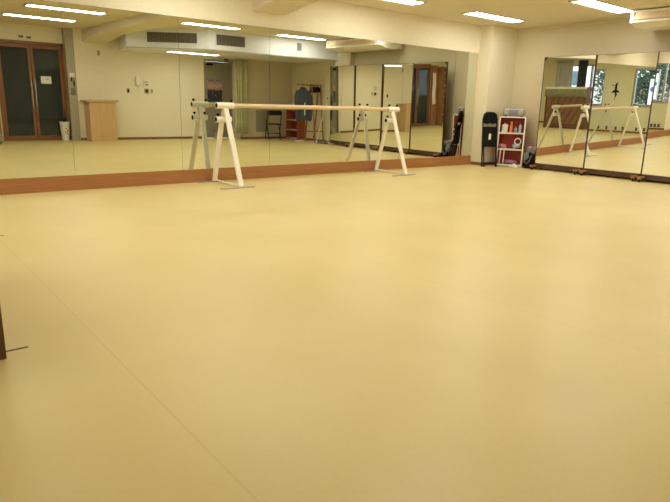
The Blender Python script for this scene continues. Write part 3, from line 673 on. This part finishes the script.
for k,y in enumerate((4.23,4.54,4.71,4.88,5.14,5.62,5.9,6.08,6.2,6.33)):
    t=thing('floor_socket',(XL,y,.09),'small dark plate low on the window wall, one of a row','socket','row of small dark plates low on the window wall')
    MB().box((.001,-.035,0),(.014,.035,.11),.003).build('plate','black',t); MB().box((.014,-.015,.03),(.017,.015,.08)).build('socket_face','panelgrey',t)
# ------------------------------------------------------------------ floor tape marks at the left edge
tag(MB().box((-.12,-.006,.0005),(.10,.006,.002)).build('floor_tape','dark',None,False,(.36,2.742,0)),'thin dark tape mark on the floor beside the piano corner','tape','tape marks')
tag(MB().box((-.3,-.008,.0005),(.0,.008,.002)).build('floor_tape','dark',None,False,(.79,5.222,0)),'thin dark tape mark farther up the left photo edge','tape','tape marks')
# ------------------------------------------------------------------ outside the windows
struct('ground', MB().box((-40,-25,-.9),(XL-.25,30,-.8)), 'asphalt')
def tree(x,y,h,r,seed,label):
    q=random.Random(seed); t=thing('tree',(x,y,-.8),label,'tree','trees outside the windows')
    tr=MB(); tr.tube([(0,0,0),(.05,.03,h*.3),(-.04,.06,h*.6),(.02,0,h*.85)],[.16,.13,.09,.03],10)
    for k in range(5):
        a=q.uniform(0,6.28); tr.tube([(0,0,h*(.35+.08*k)),(cos(a)*r*.4,sin(a)*r*.4,h*(.45+.09*k)),(cos(a)*r*.8,sin(a)*r*.8,h*(.5+.1*k))],[.06,.04,.015],6)
    tr.build('trunk','bark',t,True)
    f=MB()
    for k in range(2000):
        th=q.uniform(0,6.28); ph=math.acos(q.uniform(-1,1)); rr=r*(q.random()**.4); lump=1+.3*sin(3*th+seed)*sin(2*ph)
        c=Vector((rr*lump*sin(ph)*cos(th), rr*lump*sin(ph)*sin(th), h*.66+rr*.95*cos(ph)))
        u=Vector((q.gauss(0,1),q.gauss(0,1),q.gauss(0,.7))).normalized(); v=u.orthogonal().normalized(); s=q.uniform(.06,.14)
        a=f.bm.verts.new(c-u*s); b=f.bm.verts.new(c+v*s*.45); d_=f.bm.verts.new(c+u*s); e_=f.bm.verts.new(c-v*s*.45); f.bm.faces.new((a,b,d_,e_))
    f.build('foliage','leaf',t)
tree(-7.0,3.9,4.2,1.35,1,'leafy tree outside the right window, nearest the pane')
tree(-9.2,1.6,4.3,1.45,2,'leafy tree outside seen left of the dancer decal')
tree(-10.0,6.4,4.8,1.5,3,'leafy tree outside seen at the far right movable mirror')
tree(-13.5,4.2,4.6,1.6,4,'tree outside farthest back, between the two nearer ones')
def building(x,y,w,d,h,m,label):
    t=thing('building',(x,y,-.8),label,'building','buildings across the street')
    MB().box((-d/2,-w/2,0.001),(d/2,w/2,h)).build('walls',m,t); MB().box((-d/2-.1,-w/2-.1,h),(d/2+.1,w/2+.1,h+.15)).build('roof','bld',t)
    for fz in range(int(h//1.6)):
        for k in range(3):
            yy=-w/2+w*(k+.5)/3; MB().box((d/2,yy-.45,.6+fz*1.6),(d/2+.03,yy+.45,1.5+fz*1.6)).build('window','pane',t)
building(-20,-7,7,4,4.2,'bld','pale building across the street behind the piano window')
building(-19,1.2,5,4,2.9,'bldpink','pink walled building across the street behind the trees')
building(-22,8,7,4,3.4,'bld','pale building across the street behind the right window')
t=thing('street_sign',(-5.2,4.9,-.8),'white street banner with navy disc standing outside the right window','sign')
MB().tube([(0,0,.001),(0,0,2.9)],.03,8).build('post','greymetal',t); MB().box((-.01,-.28,1.75),(.01,-.03,2.75)).build('banner','paper',t); MB().lathe((.011,-.15,2.35),[(.10,0),(.10,.004)],18,'x').build('disc','navy',t)
# ------------------------------------------------------------------ sky
w=bpy.data.worlds.new('sky'); S.world=w; w.use_nodes=True
bg=w.node_tree.nodes['Background']; bg.inputs['Color'].default_value=(.72,.84,1,1); bg.inputs['Strength'].default_value=5.
# ------------------------------------------------------------------ camera
yaw,pitch,roll=.6846,-.2483,-.0277
f=Vector((sin(yaw)*cos(pitch),cos(yaw)*cos(pitch),sin(pitch))); r=Vector((cos(yaw),-sin(yaw),0)); dn=f.cross(r)
r2=cos(roll)*r+sin(roll)*dn; d2=-sin(roll)*r+cos(roll)*dn
cam=bpy.data.cameras.new('camera'); co=bpy.data.objects.new('camera',cam); COL.objects.link(co); S.camera=co
cam.sensor_width=36; cam.lens=36*576.45/670; cam.clip_start=.02; cam.clip_end=200
mw=Matrix((( r2.x,-d2.x,-f.x,0),( r2.y,-d2.y,-f.y,0),( r2.z,-d2.z,-f.z,1.1),(0,0,0,1))); co.matrix_world=mw
S.view_settings.view_transform='Standard'; S.view_settings.look='None'; S.view_settings.gamma=1; S.view_settings.exposure=.0
S.view_settings.use_curve_mapping=False
for k,v in (('max_bounces',14),('glossy_bounces',8),('diffuse_bounces',6),('transparent_max_bounces',12)):
    try: setattr(S.cycles,k,v)
    except Exception: pass
